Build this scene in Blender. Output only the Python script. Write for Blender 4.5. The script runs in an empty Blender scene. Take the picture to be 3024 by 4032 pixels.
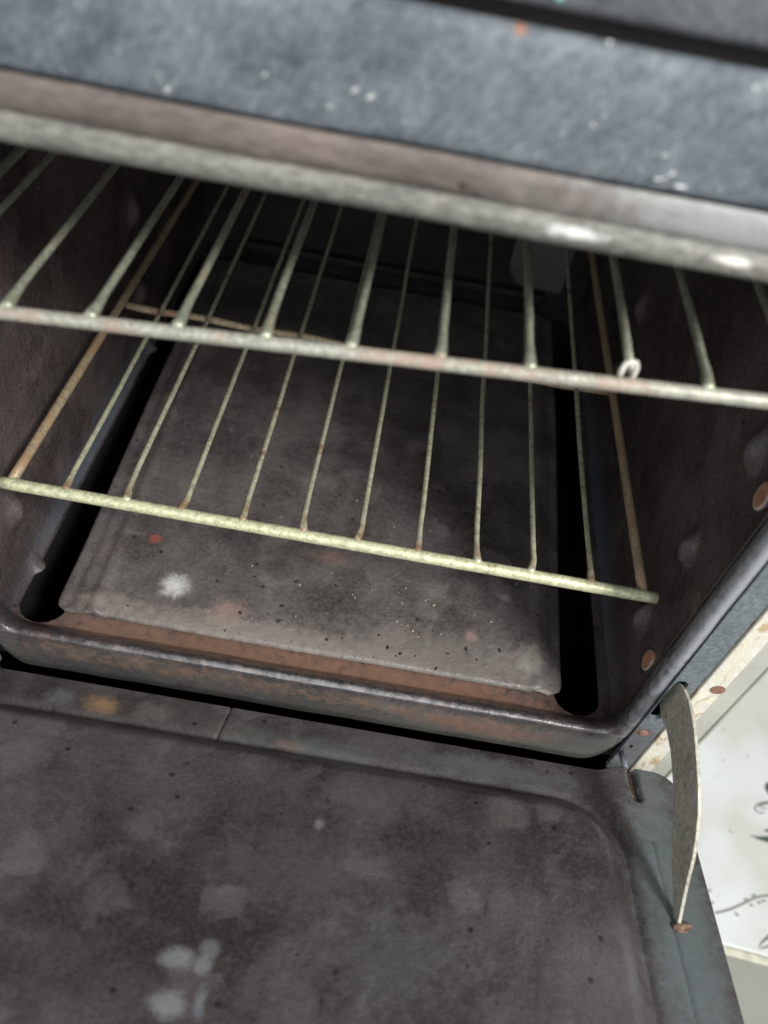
import bpy, bmesh, math, random
from mathutils import Vector, Matrix, noise
random.seed(7)
sc = bpy.context.scene
COL = sc.collection
# Everything is laid out in "design" coordinates (metres, eye at the origin) and shifted by S:
# front plane of the oven at y = 0, kitchen floor at z = 0.
S = Vector((0, -.25, .85))

# ---------------------------------------------------------------- camera
w, p, r = math.radians(1.935), math.radians(47.7), math.radians(11.5)
Fv = Vector((math.sin(w)*math.cos(p), math.cos(w)*math.cos(p), -math.sin(p)))
Rv = Vector((math.cos(w), -math.sin(w), 0)); Uv = Rv.cross(Fv)
R2 = math.cos(r)*Rv + math.sin(r)*Uv; U2 = -math.sin(r)*Rv + math.cos(r)*Uv
cd = bpy.data.cameras.new('camera'); cam = bpy.data.objects.new('camera', cd); COL.objects.link(cam)
M = Matrix((R2, U2, -Fv)).transposed().to_4x4(); M.translation = S; cam.matrix_world = M
cd.sensor_fit = 'VERTICAL'; cd.sensor_height = 36; cd.lens = 36*3150/4032
cd.clip_start = .01; cd.clip_end = 50
cd.dof.use_dof = True; cd.dof.focus_distance = .48; cd.dof.aperture_fstop = 5.2
sc.camera = cam
# ---------------------------------------------------------------- world
wd = bpy.data.worlds.new('World'); sc.world = wd; wd.use_nodes = True
nt = wd.node_tree; nt.nodes.clear()
out = nt.nodes.new('ShaderNodeOutputWorld'); bg = nt.nodes.new('ShaderNodeBackground')
tc = nt.nodes.new('ShaderNodeTexCoord'); nz = nt.nodes.new('ShaderNodeTexNoise'); rp = nt.nodes.new('ShaderNodeValToRGB')
nz.inputs['Scale'].default_value = 2.2; nz.inputs['Detail'].default_value = 1
rp.color_ramp.elements[0].position = .35; rp.color_ramp.elements[0].color = (.16, .17, .18, 1)
rp.color_ramp.elements[1].position = .68; rp.color_ramp.elements[1].color = (1, 1.02, 1.05, 1)
nt.links.new(tc.outputs['Generated'], nz.inputs['Vector']); nt.links.new(nz.outputs['Fac'], rp.inputs['Fac'])
nt.links.new(rp.outputs['Color'], bg.inputs['Color']); bg.inputs['Strength'].default_value = .72
nt.links.new(bg.outputs[0], out.inputs['Surface'])
# ---------------------------------------------------------------- lamps
def area(name, loc, tgt, size, power, col):
    l = bpy.data.lights.new(name, 'AREA'); l.shape = 'RECTANGLE'; l.size = size[0]; l.size_y = size[1]
    l.energy = power; l.color = col
    o = bpy.data.objects.new(name, l); COL.objects.link(o)
    o.location = Vector(loc)+S; d = Vector(tgt)-Vector(loc); o.rotation_euler = d.to_track_quat('-Z', 'Y').to_euler()
    return o
area('window_light', (1.0, -.72, 1.0), (0, .35, -.35), (.42, .42), 37, (1, .985, .94))
area('added_fill_light', (-.15, -1.1, .35), (0, .4, -.35), (.9, .7), 4.5, (.93, .97, 1))  # added soft fill that brightens the cavity walls
sc.view_settings.view_transform = 'Standard'; sc.view_settings.look = 'None'
sc.view_settings.exposure = 0; sc.view_settings.gamma = 1
sc.render.engine = 'CYCLES'

# ---------------------------------------------------------------- materials
class NB:
    def __init__(s, name):
        s.m = bpy.data.materials.new(name); s.m.use_nodes = True; s.t = s.m.node_tree
        s.b = s.t.nodes['Principled BSDF']
    def n(s, k, **kw):
        x = s.t.nodes.new(k)
        for a, v in kw.items(): setattr(x, a, v)
        return x
    def l(s, a, b): s.t.links.new(a, b)
    def math(s, op, a, b=None, clamp=False):
        x = s.n('ShaderNodeMath', operation=op, use_clamp=clamp)
        for i, v in enumerate((a, b)):
            if v is None: continue
            if hasattr(v, 'links'): s.l(v, x.inputs[i])
            else: x.inputs[i].default_value = v
        return x.outputs[0]
    def ramp(s, v, lo, hi):
        x = s.n('ShaderNodeMapRange', interpolation_type='SMOOTHSTEP')
        s.l(v, x.inputs['Value']); x.inputs['From Min'].default_value = lo; x.inputs['From Max'].default_value = hi
        return x.outputs[0]
    def mix(s, f, a, b, mode='MIX'):
        x = s.n('ShaderNodeMix', data_type='RGBA', blend_type=mode)
        for i, v in ((0, f), (6, a), (7, b)):
            if hasattr(v, 'links'): s.l(v, x.inputs[i])
            else: x.inputs[i].default_value = v if i == 0 else (*v, 1)
        return x.outputs[2]
    def coord(s, origin=(0, 0, 0), scale=(1, 1, 1), rot=(0, 0, 0)):
        t = s.n('ShaderNodeTexCoord'); a = s.n('ShaderNodeVectorMath', operation='ADD')
        s.l(t.outputs['Object'], a.inputs[0]); a.inputs[1].default_value = origin
        s.P = a.outputs[0]; return s.P
    def vec(s, v, scale, rot=(0, 0, 0)):
        a = s.n('ShaderNodeMapping'); s.l(v, a.inputs[0]); a.inputs['Rotation'].default_value = rot
        m = s.n('ShaderNodeMapping'); s.l(a.outputs[0], m.inputs[0]); m.inputs['Scale'].default_value = scale
        return m.outputs[0]
    def noise(s, scale, detail=4, rough=.55, v=None, dist=0):
        x = s.n('ShaderNodeTexNoise'); s.l(v or s.P, x.inputs['Vector'])
        x.inputs['Scale'].default_value = scale; x.inputs['Detail'].default_value = detail
        x.inputs['Roughness'].default_value = rough; x.inputs['Distortion'].default_value = dist
        return x.outputs['Fac']

def enamel(name, c1, c2, c3=None, origin=(0, 0, 0), big=16, rough=(.3, .55), spots=(), bump=.25, speck=.3,
           metallic=0, stretch=None, c3t=(.5, .72), bscale=160, pits=True, spec=.5, glint=None, grease=0):
    k = NB(name); P = k.coord(origin)
    V = k.vec(P, *stretch) if stretch else P
    col = k.mix(k.ramp(k.noise(big, 5, .6, V, .4), .36, .64), c1, c2)
    if c3: col = k.mix(k.ramp(k.noise(big*2.1+3, 6, .65, V, .8), *c3t), col, c3)
    # greasy blotches with soft irregular outlines
    if grease:
        gv = k.n('ShaderNodeTexVoronoi', feature='SMOOTH_F1'); gv.inputs['Scale'].default_value = 42; gv.inputs['Smoothness'].default_value = .35
        dn = k.n('ShaderNodeTexNoise'); k.l(P, dn.inputs['Vector']); dn.inputs['Scale'].default_value = 55; dn.inputs['Detail'].default_value = 4
        ds = k.n('ShaderNodeVectorMath', operation='SCALE'); k.l(dn.outputs['Color'], ds.inputs[0]); ds.inputs['Scale'].default_value = .022
        da = k.n('ShaderNodeVectorMath', operation='ADD'); k.l(P, da.inputs[0]); k.l(ds.outputs[0], da.inputs[1]); k.l(da.outputs[0], gv.inputs['Vector'])
        gsep = k.n('ShaderNodeSeparateXYZ'); k.l(gv.outputs['Color'], gsep.inputs[0])
        gf = k.math('MULTIPLY', k.ramp(gsep.outputs['X'], .55, .95), k.ramp(gv.outputs['Distance'], .75, .25))
        gd = k.math('MULTIPLY', k.ramp(gsep.outputs['Y'], .55, .95), k.ramp(gv.outputs['Distance'], .75, .25))
        col = k.mix(k.math('MULTIPLY', gf, grease), col, tuple(x*1.45+.02 for x in c2))
        col = k.mix(k.math('MULTIPLY', gd, grease), col, tuple(x*.75 for x in c1))
        # fine wipe scratches
        sv = k.vec(P, (1, 14, 14), (0, 0, .5)); scr = k.math('MULTIPLY', k.ramp(k.noise(60, 3, .6, sv), .60, .68), k.ramp(k.noise(14), .48, .62))
        col = k.mix(k.math('MULTIPLY', scr, grease*.35), col, tuple(x*1.7 for x in c2))
    # fine mottling and dark pits
    g = k.ramp(k.noise(420, 3, .7, V), .3, .72)
    col = k.mix(speck, col, k.mix(g, tuple(x*.45 for x in c1), tuple(min(1, x*1.7) for x in c2)))
    if pits:
        v = k.n('ShaderNodeTexVoronoi'); k.l(P, v.inputs['Vector']); v.inputs['Scale'].default_value = 85
        pt = k.math('MULTIPLY', k.ramp(v.outputs['Distance'], .17, .08), k.ramp(k.noise(26), .47, .56))
        col = k.mix(k.math('MULTIPLY', pt, .7), col, tuple(x*.25 for x in c1))
    for c, rad, sc_, a, *rn in spots:
        rn = rn[0] if rn else 1.5
        s1 = k.n('ShaderNodeVectorMath', operation='SUBTRACT'); k.l(P, s1.inputs[0]); s1.inputs[1].default_value = c
        s2 = k.n('ShaderNodeVectorMath', operation='DIVIDE'); k.l(s1.outputs[0], s2.inputs[0]); s2.inputs[1].default_value = rad
        s3 = k.n('ShaderNodeVectorMath', operation='LENGTH'); k.l(s2.outputs[0], s3.inputs[0])
        d = k.math('ADD', s3.outputs['Value'], k.math('MULTIPLY', k.math('SUBTRACT', k.noise(150, 4, .6), .5), rn))
        d = k.math('ADD', d, k.math('MULTIPLY', k.math('SUBTRACT', k.noise(700, 2, .6), .5), .5))
        col = k.mix(k.math('MULTIPLY', k.ramp(d, 1.3, .25 if rn > .9 else .5), a), col, sc_)
    k.l(col, k.b.inputs['Base Color'])
    rr = k.n('ShaderNodeMapRange'); k.l(k.noise(big*1.7, 4, .6), rr.inputs['Value'])
    rr.inputs['From Min'].default_value = .3; rr.inputs['From Max'].default_value = .7
    rr.inputs['To Min'].default_value = rough[0]; rr.inputs['To Max'].default_value = rough[1]
    k.l(rr.outputs[0], k.b.inputs['Roughness'])
    k.b.inputs['Metallic'].default_value = metallic; k.b.inputs['Specular IOR Level'].default_value = spec
    h = k.math('ADD', k.noise(bscale, 4, .6, V), k.math('MULTIPLY', k.noise(bscale*6, 2, .6), .35))
    h = k.math('ADD', h, k.math('MULTIPLY', k.noise(28, 2), 2.2))
    b = k.n('ShaderNodeBump'); b.inputs['Strength'].default_value = bump; b.inputs['Distance'].default_value = .002
    k.l(h, b.inputs['Height']); k.l(b.outputs[0], k.b.inputs['Normal'])
    return k.m

def wire(name, c, rustc, origin, ramount=.5, yrust=None, metallic=.55, rough=.38):
    k = NB(name); P = k.coord(origin)
    col = k.mix(k.ramp(k.noise(260, 3, .7), .35, .65), tuple(x*.62 for x in c), c)
    col = k.mix(k.math('MULTIPLY', k.ramp(k.noise(900, 2), .5, .62), .5), col, tuple(min(1, x*1.35) for x in c))
    f = k.ramp(k.noise(34, 5, .7), .66-.3*ramount, .8-.3*ramount)
    if yrust:
        sp = k.n('ShaderNodeSeparateXYZ'); k.l(P, sp.inputs[0])
        f2 = k.math('MULTIPLY', k.ramp(sp.outputs['Y'], yrust+.022, yrust), k.ramp(k.noise(55, 3), .4, .55))
        f = k.math('MAXIMUM', f, f2)
    col = k.mix(k.math('MULTIPLY', f, .85), col, rustc)
    k.l(col, k.b.inputs['Base Color']); k.b.inputs['Roughness'].default_value = rough
    mt = k.math('MULTIPLY', k.math('SUBTRACT', 1.0, f), metallic); k.l(mt, k.b.inputs['Metallic'])
    b = k.n('ShaderNodeBump'); b.inputs['Strength'].default_value = .5; b.inputs['Distance'].default_value = .0006
    k.l(k.noise(700, 3, .7), b.inputs['Height']); k.l(b.outputs[0], k.b.inputs['Normal'])
    return k.m

def plain(name, c, rough=.5, metallic=0):
    k = NB(name); P = k.coord()
    k.l(k.mix(k.ramp(k.noise(90, 4), .35, .65), tuple(x*.75 for x in c), c), k.b.inputs['Base Color'])
    k.b.inputs['Roughness'].default_value = rough; k.b.inputs['Metallic'].default_value = metallic
    return k.m

# ---------------------------------------------------------------- object helpers
def tag(o, label=None, cat=None, group=None, kind=None):
    if label: o['label'] = label
    if cat: o['category'] = cat
    if group: o['group'] = group
    if kind: o['kind'] = kind
    return o
def thing(name, base, label, cat, group=None):
    o = bpy.data.objects.new(name, None); COL.objects.link(o); o.empty_display_size = .05
    o.location = Vector(base)+S; o['base'] = list(base)
    return tag(o, label, cat, group)
ORG = {}
def part(name, bm, mat, parent=None, smooth=False, base=None, bevel=0):
    """bm in design coordinates; linked as one mesh under parent (whose origin is subtracted)."""
    b = Vector(base) if base else (ORG[parent.name] if parent else Vector((0, 0, 0)))
    bmesh.ops.remove_doubles(bm, verts=bm.verts, dist=1e-6)
    bmesh.ops.recalc_face_normals(bm, faces=bm.faces)
    bmesh.ops.translate(bm, verts=bm.verts, vec=-b)
    me = bpy.data.meshes.new(name); bm.to_mesh(me); bm.free(); me.materials.append(mat)
    if smooth: me.polygons.foreach_set('use_smooth', [True]*len(me.polygons))
    o = bpy.data.objects.new(name, me); COL.objects.link(o)
    if parent: o.parent = parent; ORG[o.name] = b
    else: o.location = b+S; ORG[o.name] = b
    if bevel:
        md = o.modifiers.new('bevel', 'BEVEL'); md.width = bevel; md.segments = 2; md.limit_method = 'ANGLE'
    return o
def root(name, base, *a, **k):
    o = thing(name, base, *a, **k); ORG[o.name] = Vector(base); del o['base']; return o
def box(a, b, bm=None):
    bm = bm or bmesh.new()
    v = [bm.verts.new((x, y, z)) for x in (a[0], b[0]) for y in (a[1], b[1]) for z in (a[2], b[2])]
    for f in ((0, 1, 3, 2), (4, 6, 7, 5), (0, 4, 5, 1), (2, 3, 7, 6), (0, 2, 6, 4), (1, 5, 7, 3)):
        bm.faces.new([v[i] for i in f])
    return bm
def tube(pts, rad, seg=12, bm=None, jit=0):
    bm = bm or bmesh.new(); pts = [Vector(q) for q in pts]; rings = []
    up = None
    for i, q in enumerate(pts):
        d = (pts[min(i+1, len(pts)-1)]-pts[max(i-1, 0)]).normalized()
        if up is None: up = d.orthogonal().normalized()
        up = (up-d*up.dot(d)).normalized(); sd = d.cross(up)
        rr = rad[i] if isinstance(rad, (list, tuple)) else rad
        rr *= 1+random.uniform(-jit, jit)
        rings.append([bm.verts.new(q+(up*math.cos(a)+sd*math.sin(a))*rr) for a in [2*math.pi*k/seg for k in range(seg)]])
    for a, b in zip(rings, rings[1:]):
        for k in range(seg): bm.faces.new((a[k], a[(k+1) % seg], b[(k+1) % seg], b[k]))
    bm.faces.new(rings[0]); bm.faces.new(rings[-1][::-1])
    return bm
def sub(a, b, n): a, b = Vector(a), Vector(b); return [a.lerp(b, i/n) for i in range(n+1)]
def extrude_profile(prof, x0, x1, nx=40, bm=None, close=False, wob=0):
    """prof = [(y,z)..] swept along x."""
    bm = bm or bmesh.new(); rows = []
    for i in range(nx+1):
        x = x0+(x1-x0)*i/nx
        rows.append([bm.verts.new((x, y+wob*noise.noise(Vector((x*14, y*50, z*50))), z+wob*noise.noise(Vector((x*14, y*50, z*50+9))))) for y, z in prof])
    for a, b in zip(rows, rows[1:]):
        for k in range(len(prof)-1): bm.faces.new((a[k], a[k+1], b[k+1], b[k]))
    return bm
def grid(f, nu, nv, bm=None):
    bm = bm or bmesh.new(); g = [[bm.verts.new(f(i/nu, j/nv)) for j in range(nv+1)] for i in range(nu+1)]
    for i in range(nu):
        for j in range(nv): bm.faces.new((g[i][j], g[i+1][j], g[i+1][j+1], g[i][j+1]))
    return bm
def thick(bm, t):
    bmesh.ops.recalc_face_normals(bm, faces=bm.faces); bmesh.ops.solidify(bm, geom=bm.faces[:], thickness=t); return bm
def prism(poly, dirv, bm=None):
    bm = bm or bmesh.new(); a = [bm.verts.new(q) for q in poly]; b = [bm.verts.new(Vector(q)+Vector(dirv)) for q in poly]
    n = len(a); bm.faces.new(a); bm.faces.new(b[::-1])
    for i in range(n): bm.faces.new((a[i], a[(i+1) % n], b[(i+1) % n], b[i]))
    return bm
def ellipsoid(c, rad, bm=None, u=14, v=9, rot=None):
    bm = bm or bmesh.new()
    g = bmesh.ops.create_uvsphere(bm, u_segments=u, v_segments=v, radius=1)
    m = Matrix.Translation(c) @ (rot or Matrix()) @ Matrix.Diagonal((*rad, 1))
    bmesh.ops.transform(bm, matrix=m, verts=g['verts']); return bm
def disc(c, rx, rz, y0, y1, n=28, axis='y'):
    pts = []
    for k in range(n):
        a = 2*math.pi*k/n
        pts.append((c[0]+rx*math.cos(a), y0, c[2]+rz*math.sin(a)) if axis == 'y' else (y0, c[1]+rx*math.cos(a), c[2]+rz*math.sin(a)))
    return prism(pts, (0, y1-y0, 0) if axis == 'y' else (y1-y0, 0, 0))
sstep = lambda a, b, x: (lambda t: t*t*(3-2*t))(max(0, min(1, (x-a)/(b-a))))

# ================================================================ oven
OV = (0, .45, -.85)
oven = root('oven', OV, 'old soot-stained cooker with its oven door hanging open', 'oven')
XL, XR, ZB = -.209, .178, -.4415          # rim of the opening
YF = .25; YB = .76
# materials of the cooker
soot_a, soot_b = (.030, .024, .023), (.085, .068, .064)
m_wall = enamel('sooty_brown_enamel', (.052, .041, .040), (.135, .112, .107), (.12, .066, .054), OV, 14, (.13, .36), bump=.4, grease=.5, c3t=(.52, .75), spec=.7,
    spots=[((-.2165, .45, -.455), (.01, .16, .022), (.13, .15, .185), .8), ((.1855, .45, -.455), (.01, .16, .022), (.10, .12, .15), .7)]+[((x, y+.001, z-.002), (.03, .0065, .010), (.24, .22, .23), .3) for x, y, z in ((.18, .3115, -.250), (.18, .3115, -.328), (.18, .3115, -.399), (-.21, .3105, -.328), (-.21, .3105, -.400), (-.21, .3105, -.4655))])  # pale dimple tops paint in highlights, bluish foot strips paint in sheen
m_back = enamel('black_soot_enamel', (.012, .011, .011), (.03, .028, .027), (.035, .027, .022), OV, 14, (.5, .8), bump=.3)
m_void = plain('void_black', (.004, .004, .004), .95)  # near-black colour stands in for the shade behind slots and gaps
spx = [((-.16+.03*i, .262, -.45), (.045, .012, .02), (.34, .15, .085), .62) for i in range(11)]
m_lip = enamel('rim_enamel', (.042, .036, .037), (.098, .088, .090), (.12, .065, .05), OV, 22, (.18, .36), bump=.25, grease=.45, spec=.8,
               spots=[((-.0, .2503, -.4415), (.19, .0035, .0016), (.46, .46, .48), .75), ((-.08, .268, -.455), (.12, .022, .0125), (.30, .175, .125), .85), ((.05, .269, -.455), (.125, .022, .0125), (.30, .17, .12), .85), ((.1823, .25, -.27), (.0075, .02, .19), (.40, .42, .45), .9),  # first spot paints the bright highlight along the rim's ridge
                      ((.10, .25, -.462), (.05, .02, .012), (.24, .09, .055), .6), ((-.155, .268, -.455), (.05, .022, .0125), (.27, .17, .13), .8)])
m_face = enamel('blue_grey_enamel', (.155, .18, .20), (.21, .24, .265), None, OV, 25, (.3, .45), bump=.2, speck=.35,
                spots=[((.1924, .25, -.433), (.006, .01, .0055), (.30, .15, .13), .8), ((.19, .25, -.45), (.02, .01, .03), (.06, .055, .06), .6)])
m_fascia = enamel('speckled_blue_grey_enamel', (.11, .132, .158), (.225, .26, .29), (.36, .39, .41), OV, 34, (.26, .45), bump=.8, speck=.3,
                  stretch=((1, 1, .5), (0, math.radians(-35), 0)), c3t=(.52, .74), bscale=230, pits=False, glint=True,
                  spots=[((.0187, .25, -.070), (.0018, .004, .0018), (.5, .22, .12), .9), ((-.03, .25, -.108), (.003, .004, .002), (.09, .05, .04), .9)])
m_top = enamel('dim_blue_grey_enamel', (.10, .108, .12), (.19, .20, .22), None, OV, 40, (.3, .5), bump=.4, speck=.3)
m_rustband = enamel('brown_worn_enamel', (.125, .11, .103), (.225, .182, .160), (.25, .24, .225), OV, 26, (.35, .6), bump=.4, speck=.3,
                    stretch=((.35, 1, 1),), c3t=(.5, .7),
                    spots=[((.11, .25, -.114), (.062, .02, .03), (.42, .43, .43), .85)])
m_tube = enamel('grey_rolled_edge', (.14, .142, .13), (.26, .255, .23), (.20, .14, .10), OV, 30, (.34, .6), bump=.7, speck=.45,
                stretch=((.4, 1, 1),), metallic=.0, c3t=(.58, .78),
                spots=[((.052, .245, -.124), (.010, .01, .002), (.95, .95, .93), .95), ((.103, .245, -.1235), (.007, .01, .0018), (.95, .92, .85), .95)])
m_cream = enamel('cream_flaking_paint', (.94, .88, .70), (.97, .95, .88), (.66, .48, .28), OV, 40, (.3, .5), bump=.5, speck=.12, c3t=(.50, .60), pits=False,
                 stretch=((1, 1, .5),))
m_trim = enamel('pale_grey_trim', (.50, .50, .44), (.60, .60, .54), None, OV, 12, (.3, .45), bump=.08, speck=.08, pits=False)
m_rust = enamel('rust', (.24, .12, .085), (.36, .19, .14), (.45, .26, .2), OV, 120, (.6, .9), bump=.6)
m_orange = enamel('orange_rust', (.42, .19, .11), (.6, .30, .19), None, OV, 120, (.6, .9), bump=.4, pits=False)
m_bright = plain('bare_bright_metal', (.9, .82, .76), .3, .3)
m_white = plain('white_side_enamel', (.80, .80, .74), .3)
m_dark = plain('dark_gap', (.022, .018, .016), .8)

# --- rim around the opening: bottom + sides, swept round the corners
def rim_path(n=8):
    r0 = .012; P = []
    def corner(cx, a0, a1):
        for i in range(n+1):
            a = a0+(a1-a0)*i/n; P.append((cx, ZB+r0, math.cos(a), math.sin(a), r0))
    for i in range(12): P.append((XL+r0, ZB+r0+(-.130-ZB-r0)*(1-i/12), -1, 0, r0))
    corner(XL+r0, math.pi, 1.5*math.pi)
    for i in range(1, 40): P.append((XL+r0+(XR-XL-2*r0)*i/40, ZB+r0, 0, -1, r0))
    corner(XR-r0, 1.5*math.pi, 2*math.pi)
    for i in range(1, 13): P.append((XR-r0, ZB+r0+(-.130-ZB-r0)*i/12, 1, 0, r0))
    return P
def sweep_rim(prof):
    """prof: (side offset, bottom offset, y)"""
    bm = bmesh.new(); rows = []
    for cx, cz, c, s, r0 in rim_path():
        wob = .0007*noise.noise(Vector((cx*25, cz*25, 3)))
        rows.append([bm.verts.new((cx+(r0+so)*c, y+wob, cz+(r0+bo)*s+wob)) for so, bo, y in prof])
    for a, b in zip(rows, rows[1:]):
        for k in range(len(prof)-1): bm.faces.new((a[k], a[k+1], b[k+1], b[k]))
    return bm
rim = part('opening_rim', sweep_rim([(.0085, .040, .2535), (.0080, .0395, .2515), (.0068, .030, .2508), (.005, .012, .2500), (.0035, .004, .2498), (.0015, .0012, .2508), (.0003, .0002, .2530),
                               (.0005, .0008, .2555), (.002, .0045, .2600), (.0045, .0105, .2650), (.0075, .0172, .2695)]), m_lip, oven, True)
# --- cavity
WL, WR, ZF = -.2175, .1865, -.4588
supp = {-1: [(y, z) for y in (.3105, .56) for z in (-.176, -.252, -.328, -.400, -.4655)], 1: [(y, z) for y in (.3115, .56) for z in (-.176, -.250, -.328, -.399)]}
for X, s in ((WL, -1), (WR, 1)):
    def wall(u, v):
        y = .2655+(u**1.25)*(YB-.2655); z = ZF+v*(-.12-ZF)
        x = X+.0025*noise.noise(Vector((u*5, v*5, 4+s)))
        for cy, cz in supp[s]:
            t = (z-cz)*.25
            d = math.hypot((y-cy-t)/.0085, (z-cz)/.0150)
            x -= s*.0068*(1-sstep(.15, 1.15, d))
        if z-ZF < .012: x -= s*.0035*(1-(z-ZF)/.012)**2
        return (x, y, z)
    part('side_wall', grid(wall, 230, 150), m_wall, oven, True)
# pressed crease line down the right wall
part('wall_crease', tube([(WR-.0004, .272, -.15), (WR-.0004, .272, -.36), (WR-.001, .27, -.43)], .0011, 8), m_wall, oven, True)
# back wall, ceiling
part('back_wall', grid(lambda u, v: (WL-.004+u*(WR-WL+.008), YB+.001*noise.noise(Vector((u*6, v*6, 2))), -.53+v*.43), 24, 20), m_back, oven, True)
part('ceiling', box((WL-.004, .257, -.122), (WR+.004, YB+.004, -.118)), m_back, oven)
# vertical burner duct and rounded lamp cover on the back wall
bm = prism([(.1000+xx, YB-.001, zz) for xx, zz in ((0, -.28), (0, -.418), (.004, -.431), (.012, -.440), (.020, -.444), (.062, -.444), (.062, -.28))], (0, -.010, 0))
part('lamp_cover', bm, enamel('dusty_grey_metal', (.08, .085, .08), (.16, .165, .155), None, OV, 30, (.5, .7)), oven, bevel=.003)
bm = box((-.18, YB-.012, -.4575), (.145, YB-.001, -.449)); part('back_ledge', bm, m_back, oven, bevel=.002)
# cavity floor with two long round-ended slots
def slot(x0, x1, y0, y1, n=9):
    c, rr = (x0+x1)/2, (x1-x0)/2; P = []
    for i in range(n+1): a = math.pi+math.pi*i/n; P.append((c+rr*math.cos(a), y0+rr*.9+rr*.9*math.sin(a)))
    for i in range(n+1): a = math.pi*i/n; P.append((c+rr*math.cos(a), y1-rr+rr*math.sin(a)))
    return P
bm = bmesh.new(); edges = []
for loop in ([(-.2155, .2694), (.1845, .2694), (.1845, YB-.001), (-.2155, YB-.001)], slot(-.2125, -.182, .2695, .73), slot(.1445, .1755, .2695, .73)):
    vs = [bm.verts.new((x, y, ZF)) for x, y in loop]
    edges += [bm.edges.new((vs[i], vs[(i+1) % len(vs)])) for i in range(len(vs))]
bmesh.ops.triangle_fill(bm, edges=edges, use_beauty=True)
g = bmesh.ops.extrude_face_region(bm, geom=bm.faces[:]); bmesh.ops.translate(bm, verts=[v for v in g['geom'] if isinstance(v, bmesh.types.BMVert)], vec=(0, 0, -.0012))
part('cavity_floor', bm, m_lip, oven)
bm = box((-.228, .262, -.545), (.197, YB+.012, -.54)); box((-.228, .262, -.54), (-.224, YB+.008, -.4), bm); box((.193, .262, -.54), (.197, YB+.008, -.4), bm); box((-.228, YB+.008, -.54), (.197, YB+.012, -.1), bm); box((-.224, .2620, -.54), (.193, .2645, -.485), bm)
part('floor_shade_backing', bm, m_void, oven)

# --- front frame: strips either side of the opening
def vstrip(name, x0, x1, y, mat, z0=-.485, z1=-.128, d=.004, bevel=.0008, parent=oven):
    return part(name, box((x0, y, z0), (x1, y+d, z1)), mat, parent, bevel=bevel)
# right strip carries a long slot (the door stay runs through it)
def slotted_strip(x0, x1, cx, hw, za, zb):
    bm = bmesh.new(); edges = []
    out_ = [(x0, -.485), (x1, -.485), (x1, -.128), (x0, -.128)]
    sl = []
    for i in range(10): a = math.pi+math.pi*i/9; sl.append((cx+hw*math.cos(a), za+hw+hw*math.sin(a)))
    for i in range(10): a = math.pi*i/9; sl.append((cx+hw*math.cos(a), zb-hw+hw*math.sin(a)))
    sm = [(.1915+.0016*math.cos(a), -.4525+.0022*math.sin(a)) for a in [2*math.pi*i/10 for i in range(10)]]
    for loop in (out_, sl, sm):
        vs = [bm.verts.new((x, .2505, z)) for x, z in loop]
        edges += [bm.edges.new((vs[i], vs[(i+1) % len(vs)])) for i in range(len(vs))]
    bmesh.ops.triangle_fill(bm, edges=edges, use_beauty=True)
    g = bmesh.ops.extrude_face_region(bm, geom=bm.faces[:]); bmesh.ops.translate(bm, verts=[v for v in g['geom'] if isinstance(v, bmesh.types.BMVert)], vec=(0, .003, 0))
    return bm
fr = part('front_frame', slotted_strip(.1868, .2008, .1917, .0038, -.4155, -.3705), m_face, oven)
vstrip('frame_shade_backing', .1868, .2018, .262, m_void, d=.002)
vstrip('front_frame', -.232, -.2178, .2505, m_face)
part('frame_screw', ellipsoid((.1926, .2506, -.4335), (.0032, .0012, .0032)), m_rust, oven, True)
vstrip('cream_strip', .2022, .2150, .2495, m_cream, z0=-.485)
vstrip('cream_strip', -.247, -.2335, .2495, m_cream)
part('rusty_plug', disc((.2112, 0, -.3712), .0040, .0040, .2490, .2494), m_rust, oven)
# stepped pale trim along the cooker's side
bm = bmesh.new(); rows = []
for z in (-.85, -.6, -.485, -.3, -.128, .05):
    rows.append([bm.verts.new((x, y, z)) for x, y in ((.2152, .2535), (.2152, .2515), (.2160, .2508), (.2262, .2508), (.2268, .2530), (.2278, .2532), (.2286, .2512), (.2300, .2512), (.2308, .2525), (.2308, .72))])
for a, b in zip(rows, rows[1:]):
    for k in range(9): bm.faces.new((a[k], a[k+1], b[k+1], b[k]))
part('side_panel', bm, m_trim, oven)
part('side_panel', box((-.262, .2510, -.85), (-.2475, .72, .05)), m_white, oven)
vstrip('frame_shade_backing', -.2475, -.2145, .262, m_void, d=.002)
# lower front of the cooker below the door hinge
part('lower_panel', box((-.2470, .262, -.84), (.2150, .266, -.49)), m_dark, oven)
# wall grommets: bright pressed ring with a rusty middle
for y, z in ((.2802, -.3986), (.2830, -.2535)):
    X = WR
    bm = bmesh.new(); pts = [(X-.0012, y+.0046*math.cos(a), z+.0070*math.sin(a)) for a in [2*math.pi*k/28 for k in range(29)]]
    tube(pts, .0012, 8, bm); part('grommet_ring', bm, m_bright, oven, True)
    part('grommet_plug', disc((0, y-.0005, z+.0011), .0046, .0070, X-.0026, X+.001, axis='x'), m_orange, oven)

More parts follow.
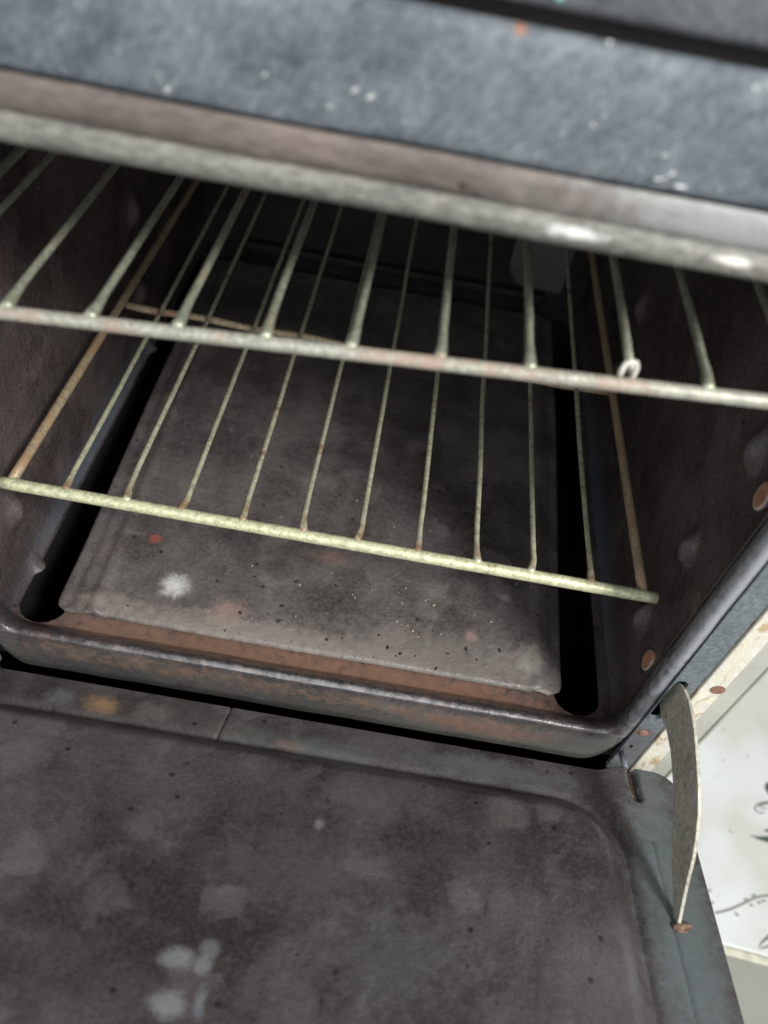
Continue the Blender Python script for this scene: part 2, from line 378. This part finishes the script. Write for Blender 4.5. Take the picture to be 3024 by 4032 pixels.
# --- above the opening: rolled lip, worn band, speckled fascia, groove, control panel
pr = []
for i in range(13):
    a = math.radians(-200+i*(235/12)); pr.append((.2530+.0066*math.cos(a)-.000, -.1258+.0066*math.sin(a)))
pr = [(.2530-.0056*math.cos(math.radians(t)), -.1252-.0056*math.sin(math.radians(t))) for t in range(-68, 181, 16)]
part('top_lip', extrude_profile(pr, XL-.008, XR+.008, 120, wob=.0006), m_tube, oven, True)
part('worn_band', extrude_profile([(.2505, -.1200), (.2490, -.1185), (.2484, -.1155), (.2483, -.1118), (.2488, -.1090), (.2500, -.1076)], XL-.008, XR+.024, 120, wob=.0007), m_rustband, oven, True)
part('fascia', extrude_profile([(.2515, -.1074), (.2503, -.1063), (.2497, -.1045), (.2490, -.1000), (.2480, -.0850), (.2482, -.0735), (.2492, -.0706), (.2530, -.0695)], XL-.04, XR+.040, 140, wob=.0008), m_fascia, oven, True)
part('fascia_groove', box((XL-.04, .2545, -.122), (XR+.04, .2585, -.058)), m_dark, oven)
part('upper_panel', extrude_profile([(.2530, -.0640), (.2490, -.0635), (.2478, -.0615), (.2475, -.052), (.247, .00), (.252, .05), (.72, .05)], XL-.04, XR+.040, 60, wob=.0006), m_top, oven, True)
k = NB('glossy_cyan'); k.b.inputs['Base Color'].default_value = (.35, .85, .72, 1); k.b.inputs['Roughness'].default_value = .2
part('cyan_dome', ellipsoid((.0264, .2478, -.0600), (.0016, .0014, .0016)), k.m, oven, True)  # small cyan dome low on the upper panel
# bright flecks on the fascia; the larger ones imitate highlights
m_fleck = plain('bright_fleck', (.92, .92, .9), .35)
bm = bmesh.new()
for x, z, sx, sz in ((.0432, -.0690, .0008, .0006), (.0864, -.0733, .0007, .0009), (.0775, -.1035, .0022, .0005), (.0700, -.1025, .0012, .0004), (.109, -.1035, .0018, .0005), (.0452, -.0810, .0007, .0006)):
    bm = bmesh.new(); ellipsoid((x, .2484, z), (sx, .0004, sz), bm, 10, 7, Matrix.Rotation(random.uniform(-.5, .2), 4, 'Y')); part('highlight_fleck', bm, m_fleck, oven, True)
bm = bmesh.new()
for i in range(40):
    x = random.uniform(-.12, .12); z = random.uniform(-.104, -.078)
    q = random.random()**2; ellipsoid((x, .2484, z), (.0002+.0004*q, .0003, .0004+.0011*q), bm, 8, 6, Matrix.Rotation(random.uniform(.5, .9), 4, 'Y'))
tag(part('enamel_specks', bm, m_fleck, oven, True), kind='stuff')

# --- door: flat sheet hinged under the opening, embossed inner panel
SL = .25; D0 = (.235, -.457)
dz = lambda y: D0[1]+(D0[0]-y)*SL
nrm = Vector((0, SL, 1)).normalized()
dl = (1, SL)
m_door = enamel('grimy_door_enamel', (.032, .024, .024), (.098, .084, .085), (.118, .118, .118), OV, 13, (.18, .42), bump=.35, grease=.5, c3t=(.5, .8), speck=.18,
    spots=[((-.0475, 0.0830, -.420), (.0085, .006, .05), (.25, .26, .275), .7, .85), ((-.0355, 0.0820, -.420), (.0045, .0045, .05), (.24, .25, .26), .7, .7), ((-.0345, 0.0890, -.422), (.005, .005, .05), (.2, .21, .22), .6, .7),  # pale bluish blobs mid-door are reflections painted into the colour
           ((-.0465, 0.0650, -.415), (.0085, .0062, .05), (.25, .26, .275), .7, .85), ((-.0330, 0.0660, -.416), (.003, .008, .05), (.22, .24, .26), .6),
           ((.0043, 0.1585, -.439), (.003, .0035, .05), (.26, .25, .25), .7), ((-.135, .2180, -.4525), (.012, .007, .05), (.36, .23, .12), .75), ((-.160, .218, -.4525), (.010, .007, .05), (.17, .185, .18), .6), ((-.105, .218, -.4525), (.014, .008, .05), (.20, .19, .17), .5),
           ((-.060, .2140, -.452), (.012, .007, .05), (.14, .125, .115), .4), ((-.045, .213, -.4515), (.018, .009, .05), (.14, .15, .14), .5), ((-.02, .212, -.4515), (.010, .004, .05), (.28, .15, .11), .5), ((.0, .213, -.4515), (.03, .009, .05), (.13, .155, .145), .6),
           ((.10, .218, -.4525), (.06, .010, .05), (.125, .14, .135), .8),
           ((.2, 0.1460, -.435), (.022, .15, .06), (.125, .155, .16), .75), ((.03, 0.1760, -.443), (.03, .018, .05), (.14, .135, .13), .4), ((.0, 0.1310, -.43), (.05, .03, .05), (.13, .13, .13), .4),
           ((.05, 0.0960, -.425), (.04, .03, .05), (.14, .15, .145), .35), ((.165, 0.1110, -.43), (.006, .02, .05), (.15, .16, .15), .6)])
door = part('door', box((-.235, -.245, 0), (-.234, -.244, .001)), m_door, oven)   # replaced just below by the real sheet
bpy.data.objects.remove(door)
XD0, XD1, YD1, YD0 = -.252, .2212, .2375, -.235
def door_h(x, y):
    """height of embossing above the border: inner panel is raised"""
    px0, px1, py1, py0, rr = -.222, .1755, .2060, -.20, .036
    cx = max(px0+rr, min(px1-rr, x)); cy = max(py0+rr, min(py1-rr, y))
    if y < py1-rr and px0+rr < x < px1-rr: d = -min(rr, 1)
    d = math.hypot(x-cx, y-cy)-rr
    h = -.0018*math.exp(-((d-.002)/.003)**2)
    h += .0135*(1-sstep(-.0170, .0010, d))               # panel pressed up above the border
    h += .0012*noise.noise(Vector((x*9, y*9, 5)))*(1-sstep(-.02, 0, d))
    if y > .203 and x < .14: h -= .0032*math.exp(-((x+.0628-(y-.21)*.12)/.0009)**2)   # seam across the border
    if x > .178 and y < .19:                               # faint crease running to the front
        h -= .0009*math.exp(-((x-.196-(.14-y)*.02)/.0016)**2)
    return h
us = []
def axis(a, b, fine, cf, ff):
    L = []; x = a
    while x < b-1e-9:
        L.append(x); x += ff if any(f0 <= x <= f1 for f0, f1 in fine) else cf
    L.append(b); return L
ux = axis(XD0, XD1, [(-.070, -.055), (.125, .2212)], .004, .0009); vy = axis(YD0, YD1, [(.16, .2375)], .004, .001)
bm = bmesh.new(); G = {}
rc = .017
def clipy(x, y): return min(y, .2316+.0059*sstep(.168, .186, x))
def clipx(x, y):
    # rounded inner corner of the sheet by the hinge
    lim = XD1
    if y > YD1-rc: t = (y-(YD1-rc))/rc; lim = XD1-rc+rc*math.sqrt(max(0, 1-t*t))
    return min(x, lim)
def hole(x, y):  # rusty hinge slot
    c = .1918+(.2265-y)*.05
    return math.hypot(x-c, y-max(.2165, min(.2345, y)))-.0037
for i, x in enumerate(ux):
    for j, y in enumerate(vy):
        X_ = clipx(x, y); yy = clipy(X_, y); h = door_h(X_, yy)
        d = hole(X_, yy)
        if d < 0: h -= .0065*(1-sstep(-.0010, 0, d))
        G[i, j] = bm.verts.new(Vector((X_, yy, dz(yy)))+nrm*h)
for i in range(len(ux)-1):
    for j in range(len(vy)-1):
        q = [G[i, j], G[i+1, j], G[i+1, j+1], G[i, j+1]]
        if len({tuple(round(c, 6) for c in v.co) for v in q}) >= 3:
            try: bm.faces.new(q)
            except ValueError: pass
bmesh.ops.dissolve_degenerate(bm, dist=1e-6, edges=bm.edges)
bmesh.ops.recalc_face_normals(bm, faces=bm.faces)
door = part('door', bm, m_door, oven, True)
md = door.modifiers.new('sheet', 'SOLIDIFY'); md.thickness = .0014; md.offset = -1 
# outer shell of the door (dark gap, then white edge)
def dp(x, y, h): return Vector((x, y, dz(y)))+nrm*h
def dbox(x0, x1, y0, y1, h0, h1):
    bm = bmesh.new(); v = [bm.verts.new(dp(x, y, h)) for x in (x0, x1) for y in (y0, y1) for h in (h0, h1)]
    for f in ((0, 1, 3, 2), (4, 6, 7, 5), (0, 4, 5, 1), (2, 3, 7, 6), (0, 2, 6, 4), (1, 5, 7, 3)): bm.faces.new([v[i] for i in f])
    return bm
part('door_filling', dbox(XD0+.004, XD1-.0008, YD0+.004, .219, -.028, -.0062), m_dark, door)
part('door_outer_panel', dbox(XD0-.002, XD1+.0016, YD0-.004, .170, -.034, -.0075), m_white, door, bevel=.001)
# soot-dark rusty floor inside the hinge slot
part('hinge_slot', prism([dp(.1918+(.2265-y)*.05+sx*.0034, y, -.0030) for sx, y in ((-1, .2155), (-.6, .2138), (.6, .2138), (1, .2155), (1, .2350), (.5, .2365), (-.5, .2365), (-1, .2350))], nrm*.0006),
     enamel('dark_rust', (.035, .022, .017), (.10, .055, .04), None, OV, 90, (.7, .9), bump=.5), door)
# hinge pin between frame and door
part('hinge_pin', tube([(.1885, .2505, -.4610), (.1888, .2440, -.4600), (.1892, .2380, -.4575)], .0018, 10), m_face, oven, True)

# --- sickle-shaped stay
AR = [(.1910, .2640, -.3870), (.1918, .2534, -.3773), (.1922, .2471, -.3733), (.1926, .2390, -.3708), (.193, .231, -.3707), (.1935, .2215, -.3718), (.1941, .2122, -.3744), (.1951, .1938, -.3801), (.1957, .1825, -.3855), (.1963, .1724, -.3934), (.1967, .1648, -.401), (.1972, .156, -.4131), (.1976, .149, -.4215), (.198, .1416, -.4301)]
AL = [(.1910, .2640, -.3990), (.1918, .2535, -.4050), (.1922, .2465, -.4060), (.1926, .2394, -.4026), (.1934, .2237, -.4023), (.1945, .205, -.4072), (.1951, .193, -.4127), (.1958, .1816, -.4196), (.1964, .1702, -.4254), (.197, .1585, -.4290), (.1975, .1520, -.4316), (.1979, .1433, -.4353)]
m_stay = enamel('dull_olive_steel', (.42, .41, .33), (.58, .56, .46), (.60, .46, .33), OV, 60, (.35, .55), metallic=.1, bump=.4, speck=.35, c3t=(.52, .7))
stay = part('door_stay', prism(AR+AL[::-1], (.0019, 0, 0)), m_stay, oven, bevel=.0003)
bm = bmesh.new()
ellipsoid((.1990, .1400, -.4318), (.0030, .0026, .0024), bm); tube([(.196, .1400, -.4320), (.2055, .1415, -.4310)], .0016, 9, bm); ellipsoid((.2020, .1385, -.4325), (.0026, .0016, .0016), bm, rot=Matrix.Rotation(.5, 4, 'Z'))
part('rusty_rivet', bm, enamel('dark_brown_rust', (.10, .055, .04), (.30, .19, .13), None, OV, 260, (.6, .9), bump=.8), stay, True)

# ================================================================ lift-out base plate
PB = (-.02, .45, -.4588)
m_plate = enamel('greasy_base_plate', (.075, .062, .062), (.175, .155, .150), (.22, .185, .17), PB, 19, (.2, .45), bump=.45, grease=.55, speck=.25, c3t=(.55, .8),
    spots=[((-.1187, .3126, -.457), (.0105, .0100, .02), (.80, .80, .79), .95, 1.3), ((-.0782, .2970, -.457), (.014, .012, .02), (.46, .30, .25), .6), ((-.1437, .3493, -.457), (.0045, .0045, .02), (.50, .12, .09), .6, .6), ((-.019, .3597, -.457), (.016, .006, .02), (.32, .18, .15), .5),  # first, near-white spot is a patch of glare painted into the colour
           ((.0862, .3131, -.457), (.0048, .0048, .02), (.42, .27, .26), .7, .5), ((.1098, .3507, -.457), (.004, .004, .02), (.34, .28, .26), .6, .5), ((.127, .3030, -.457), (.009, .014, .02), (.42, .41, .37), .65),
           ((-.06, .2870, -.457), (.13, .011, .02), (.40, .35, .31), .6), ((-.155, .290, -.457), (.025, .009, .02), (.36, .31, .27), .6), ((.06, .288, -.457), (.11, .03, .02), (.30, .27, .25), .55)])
plate = root('base_plate', PB, 'greasy brown metal base plate lying flat on the oven floor', 'oven plate')
def plate_f(u, v):
    y = .2795+v*(.72-.2795)
    xl = -.1885-.006*sstep(.28, .56, y); xr = .1490+.005*sstep(.3, .6, y)
    q = .009; e = max(0, 1-(y-.2795)/q)
    ins = q*(1-math.sqrt(max(0, 1-e*e)))
    x = xl+ins+u*(xr-xl-2*ins)
    z = -.4548
    z -= .0014*(1-sstep(0, .003, y-.2795))
    dl_, dr = x-xl, xr-x
    z += .0022*(sstep(.008, .013, dl_)-1)+.0024*math.exp(-((dl_-.024)/.003)**2)
    z += .0022*(sstep(.006, .012, dr)-1)+.0020*math.exp(-((dr-.017)/.0028)**2)
    z += .0010*noise.noise(Vector((x*16, y*16, 4)))
    return (x, y, z)
bm = grid(plate_f, 170, 120); bm = thick(bm, .0011)
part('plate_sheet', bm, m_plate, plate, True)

# ================================================================ racks
rustc = (.20, .085, .04)
def rack(base, label, y0, ztop, tilt, xs, rods, y1, rrail, rrod, rside, m_rail, m_rod, m_side, cross=None, group='wire racks in the oven'):
    """front rail, thin rods, two thicker side rods, back rail; tilt = dz/dx"""
    rk = root('oven_rack', base, label, 'oven rack', group)
    zt = lambda x: ztop+tilt*x
    n = 60
    part('front_rail', tube([(x, y0, zt(x)) for x in [xs[0]-.006+(xs[1]-xs[0]+.014)*i/n for i in range(n+1)]], rrail, 16, jit=.02), m_rail, rk, True)
    part('back_rail', tube([(x, y1, zt(x)) for x in [xs[0]+(xs[1]-xs[0])*i/20 for i in range(21)]], rrail*.8, 12), m_rod, rk, True)
    for i, x in enumerate(rods):
        kx = .0008*math.sin(i*2.1)*(1 if rrod < .0018 else .35); top = rrail*.55
        pts = [(x+kx*2.2, y0+rrail*.2, zt(x)+rrail*.35), (x+kx*1.6, y0+rrail*.9, zt(x)+top), (x+.0002, y0+.010, zt(x)+top+.0008), (x, y0+.018, zt(x)+top+.0008)]
        m_ = 24
        for j in range(1, m_+1):
            y = y0+.018+(y1+.002-y0-.018)*j/m_
            pts.append((x+.0006*noise.noise(Vector((x*40, y*12, 1))), y, zt(x)+top+.0008-.0014*math.sin(math.pi*j/m_)))
        rl = [rrod*1.75, rrod*1.55, rrod*1.12]+[rrod]*(len(pts)-3)
        part('rod', tube(pts, rl, 10, jit=.03), m_rod, rk, True)
        # weld blob
    for x in xs:
        xx = x
        pts = [(xx-(.008 if x > 0 else -.003)*j/20, y0+(y1-y0)*j/20, zt(xx)) for j in range(21)]
        part('side_rail', tube(pts, rside, 12, jit=.02), m_side, rk, True)
    if cross:
        part('cross_bar', tube([(xs[0]+.003+(xs[1]-xs[0]-.008)*i/30, cross, zt(0)-.0036-.0008*math.sin(i)) for i in range(31)], .0028, 12, jit=.04), m_side, rk, True)
    return rk
LB = (-.02, .45, -.36)
m_lr = wire('yellowed_rail_metal', (.90, .92, .58), rustc, LB, .3, metallic=.2, rough=.36)
m_lrod = wire('dull_rod_metal', (.82, .82, .58), rustc, LB, .35, yrust=.300, metallic=.4)
m_side = wire('rust_tinted_metal', (.58, .47, .31), (.42, .26, .15), LB, .6, metallic=.25, rough=.5)
low = rack(LB, 'lower wire rack, rust-tinted side rods, just above the base plate', .298, -.3600, 0, (-.2050, .1694), [-.1732+.0345*k for k in range(10)], .735, .0037, .00165, .0030, m_lr, m_lrod, m_side, cross=.490)
UB = (-.02, .43, -.19)
m_ur = wire('pinkish_grey_rail_metal', (.56, .56, .47), (.46, .33, .27), UB, .55, metallic=.2, rough=.36)
m_urod = wire('grey_green_rod_metal', (.52, .55, .42), (.26, .18, .11), UB, .4, metallic=.45)
up = rack(UB, 'upper wire rack tilted down to the left, close under the fascia', .2540, -.1905, .0787, (-.2085, .1760), [-.1890+.0345*k for k in range(0, 11) if k != 8], .72, .0030, .0018, .0024, m_ur, m_urod, m_urod)
# the snapped, hooked rod end that stands up and glints on the front rail
x0 = .0905; z0 = -.1905+.0787*x0
pts = [(x0+.0016, .2560, z0+.0010), (x0+.0017, .2565, z0+.0070), (x0+.0008, .2565, z0+.0090), (x0-.0012, .2560, z0+.0095), (x0-.0032, .2553, z0+.0088), (x0-.0040, .2545, z0+.0066), (x0-.0040, .2540, z0+.0038)]
part('hooked_rod_end', tube(pts, .0012, 10), plain('shiny_wire', (.97, .95, .86), .25, .1), up, True)
pts = [(x0+.001+.0003*math.sin(j), .2590+(.72-.2590)*j/20, z0+.0030) for j in range(21)]
part('rod', tube(pts, .0019, 10), m_urod, up, True)

# ================================================================ crumbs
m_cr = plain('pale_crumb', (.55, .50, .38), .6); m_ch = plain('charred_flake', (.045, .034, .028), .6)
def scatter(n, fn, smin, smax, mat, name, label, base):
    bm = bmesh.new()
    for i in range(n):
        x, y, z = fn()
        s = smin+(smax-smin)*random.random()**2.2
        ellipsoid((x, y, z+s*.4), (s*random.uniform(.6, 1.5), s*random.uniform(.5, 1), s*.5), bm, 7, 5, Matrix.Rotation(random.uniform(0, 3), 4, 'Z'))
    o = part(name, bm, mat, None, True, base=base); tag(o, label, 'crumbs', kind='stuff'); return o
def ztop(x, y):
    return -.4537+.0010*noise.noise(Vector((x*16, y*16, 4)))
def onplate():
    while True:
        x = random.gauss(.03, .10); y = random.gauss(.35, .07)
        if -.16 < x < .135 and .285 < y < .55: return x, y, ztop(x, y)+.0002
scatter(95, onplate, .0003, .0011, m_cr, 'crumbs', 'pale dry crumbs sprinkled over the base plate', PB)
def frontplate():
    while True:
        x = random.gauss(.03, .10); y = .2815+abs(random.gauss(0, .03))
        if -.16 < x < .14: return x, y, ztop(x, y)+.0001
scatter(75, frontplate, .0003, .0015, m_ch, 'charred_flakes', 'tiny black charred flakes along the base plate front edge', PB)
def ondoor():
    x = random.uniform(-.2, .2); y = random.uniform(.03, .225); return x, y, dz(y)+door_h(x, y)+.0003
scatter(60, ondoor, .0003, .0007, m_cr, 'crumbs', 'fine pale specks scattered on the open door', (0, .2, -.45))

# ================================================================ floor outside
fl = part('floor', box((-2.5, -2.0, -.87), (2.5, 2.5, -.85)), enamel('grey_floor_tiles', (.30, .31, .27), (.36, .37, .32), None, (0, 0, 0), 3, (.3, .5), bump=.05, speck=.05, pits=False))
tag(fl, kind='structure')
TB = (.55, .5, -.85)
tile = root('floor_tile', TB, 'glossy white floor tile printed with dark scrolls and a leafy vine', 'floor tile')
k = NB('white_glazed_tile'); P = k.coord(TB)
tcol = k.mix(k.ramp(k.noise(6, 3), .35, .65), (.62, .62, .55), (.80, .83, .84))
tcol = k.mix(k.math('MULTIPLY', k.ramp(k.noise(45, 6, .7), .58, .75), .35), tcol, (.45, .43, .36)); k.l(tcol, k.b.inputs['Base Color']); k.b.inputs['Roughness'].default_value = .25
a0 = Vector((.434, .2651, 0)); e = Vector((.4805-.434, .2607-.2651, 0)).normalized(); nn = Vector((-e.y, e.x, 0))
def quad(s0, s1, t0, t1, z0, z1):
    P4 = [a0+e*s+nn*t for s, t in ((s0, t0), (s1, t0), (s1, t1), (s0, t1))]
    return prism([(q.x, q.y, z0) for q in P4], (0, 0, z1-z0))
part('tile_face', quad(-.6, .7, 0, .6, -.8497, -.845), k.m, tile, bevel=.0015)
part('tile_edging', quad(-.6, .7, -.0085, -.0008, -.8497, -.8455), plain('cream_edging', (.78, .76, .62), .4), tile, bevel=.0012)
m_ink = plain('grey_green_print', (.09, .12, .11), .4); m_ink2 = plain('faded_grey_print', (.24, .25, .22), .4)
def flat_leaf(c, ang, L, W, bm):
    n = 10; P_ = []
    for i in range(n+1): t = i/n; P_.append((L*(t-.5), W*math.sin(math.pi*t)*.5))
    for i in range(n-1, 0, -1): t = i/n; P_.append((L*(t-.5), -W*math.sin(math.pi*t)*.5))
    ca, sa = math.cos(ang), math.sin(ang)
    prism([(c[0]+x*ca-y*sa, c[1]+x*sa+y*ca, -.84505) for x, y in P_], (0, 0, .0004), bm)
def ribbon(pts, w0, w1, bm):
    pts = [Vector((*q, 0)) for q in pts]; n = len(pts); Lf, Rt = [], []
    for i, q in enumerate(pts):
        d = (pts[min(i+1, n-1)]-pts[max(i-1, 0)]).normalized(); s = Vector((-d.y, d.x, 0)); ww = w0+(w1-w0)*i/(n-1)
        Lf.append(q+s*ww/2); Rt.append(q-s*ww/2)
    for i in range(n-1):
        prism([(v.x, v.y, -.84505) for v in (Lf[i], Lf[i+1], Rt[i+1], Rt[i])], (0, 0, .0004), bm)
bm = bmesh.new()
ribbon([(0.4312, .2944), (.441, .2976), (.4499, .3014), (.4636, .3086), (.476, .3156), (.4835, .3188), (.4935, .3214), (.505, .3230), (.52, .328)], .0022, .0022, bm)
for c, a in (((.4545, .2967), -.6), ((.4678, .3135), -.1), ((.4723, .3084), .1), ((.4770, .3190), .2), ((.4819, .3125), .1), ((.4874, .3150), .2), ((.4286, .3161), .5), ((.4293, .304), .2), ((.5, .319), .4), ((.51, .334), .1)): flat_leaf(c, a, .0058, .0026, bm)
part('printed_vine', bm, m_ink2, tile)
bm = bmesh.new()
ribbon([(.53, .432), (.5161, .4267), (.5085, .4248), (.503, .422), (.4999, .4195), (.498, .4162), (.5002, .4136), (.5043, .4123), (.5091, .4136)], .0026, .0014, bm)
ribbon([(.5135, .4195), (.5109, .4190), (.507, .418), (.5049, .4195), (.5067, .4221), (.5114, .4244), (.518, .4271)], .0012, .0018, bm)
for c, a in (((.4779, .5111), 1.9), ((.502, .4806), 2.3), ((.4705, .4704), 1.7), ((.464, .385), .3)): flat_leaf(c, a-1, .0045, .0014, bm)
part('printed_scroll', bm, m_ink2, tile)
bm = bmesh.new()
prism([(x, y, -.84505) for x, y in ((.4854, .3842), (.4949, .381), (.5061, .379), (.5166, .3784), (.535, .380), (.545, .386), (.530, .3910), (.5192, .3915), (.5075, .3865), (.494, .3840))], (0, 0, .0005), bm)
prism([(.5245+.0085*math.cos(a), .4440+.0085*math.sin(a), -.84505) for a in [2*math.pi*i/20 for i in range(20)]], (0, 0, .0005), bm)
ribbon([(.505, .3925), (.512, .3935), (.53, .399), (.55, .41)], .003, .004, bm)
part('printed_leaf', bm, m_ink, tile)
bm = bmesh.new()
ribbon([(.500, .292), (.4845, .2792), (.4765, .2731), (.4725, .2676)], .004, .0008, bm); ribbon([(.50, .276), (.4855, .2715), (.4783, .2685), (.4735, .2666)], .003, .0008, bm)
part('printed_sprig', bm, m_ink2, tile)
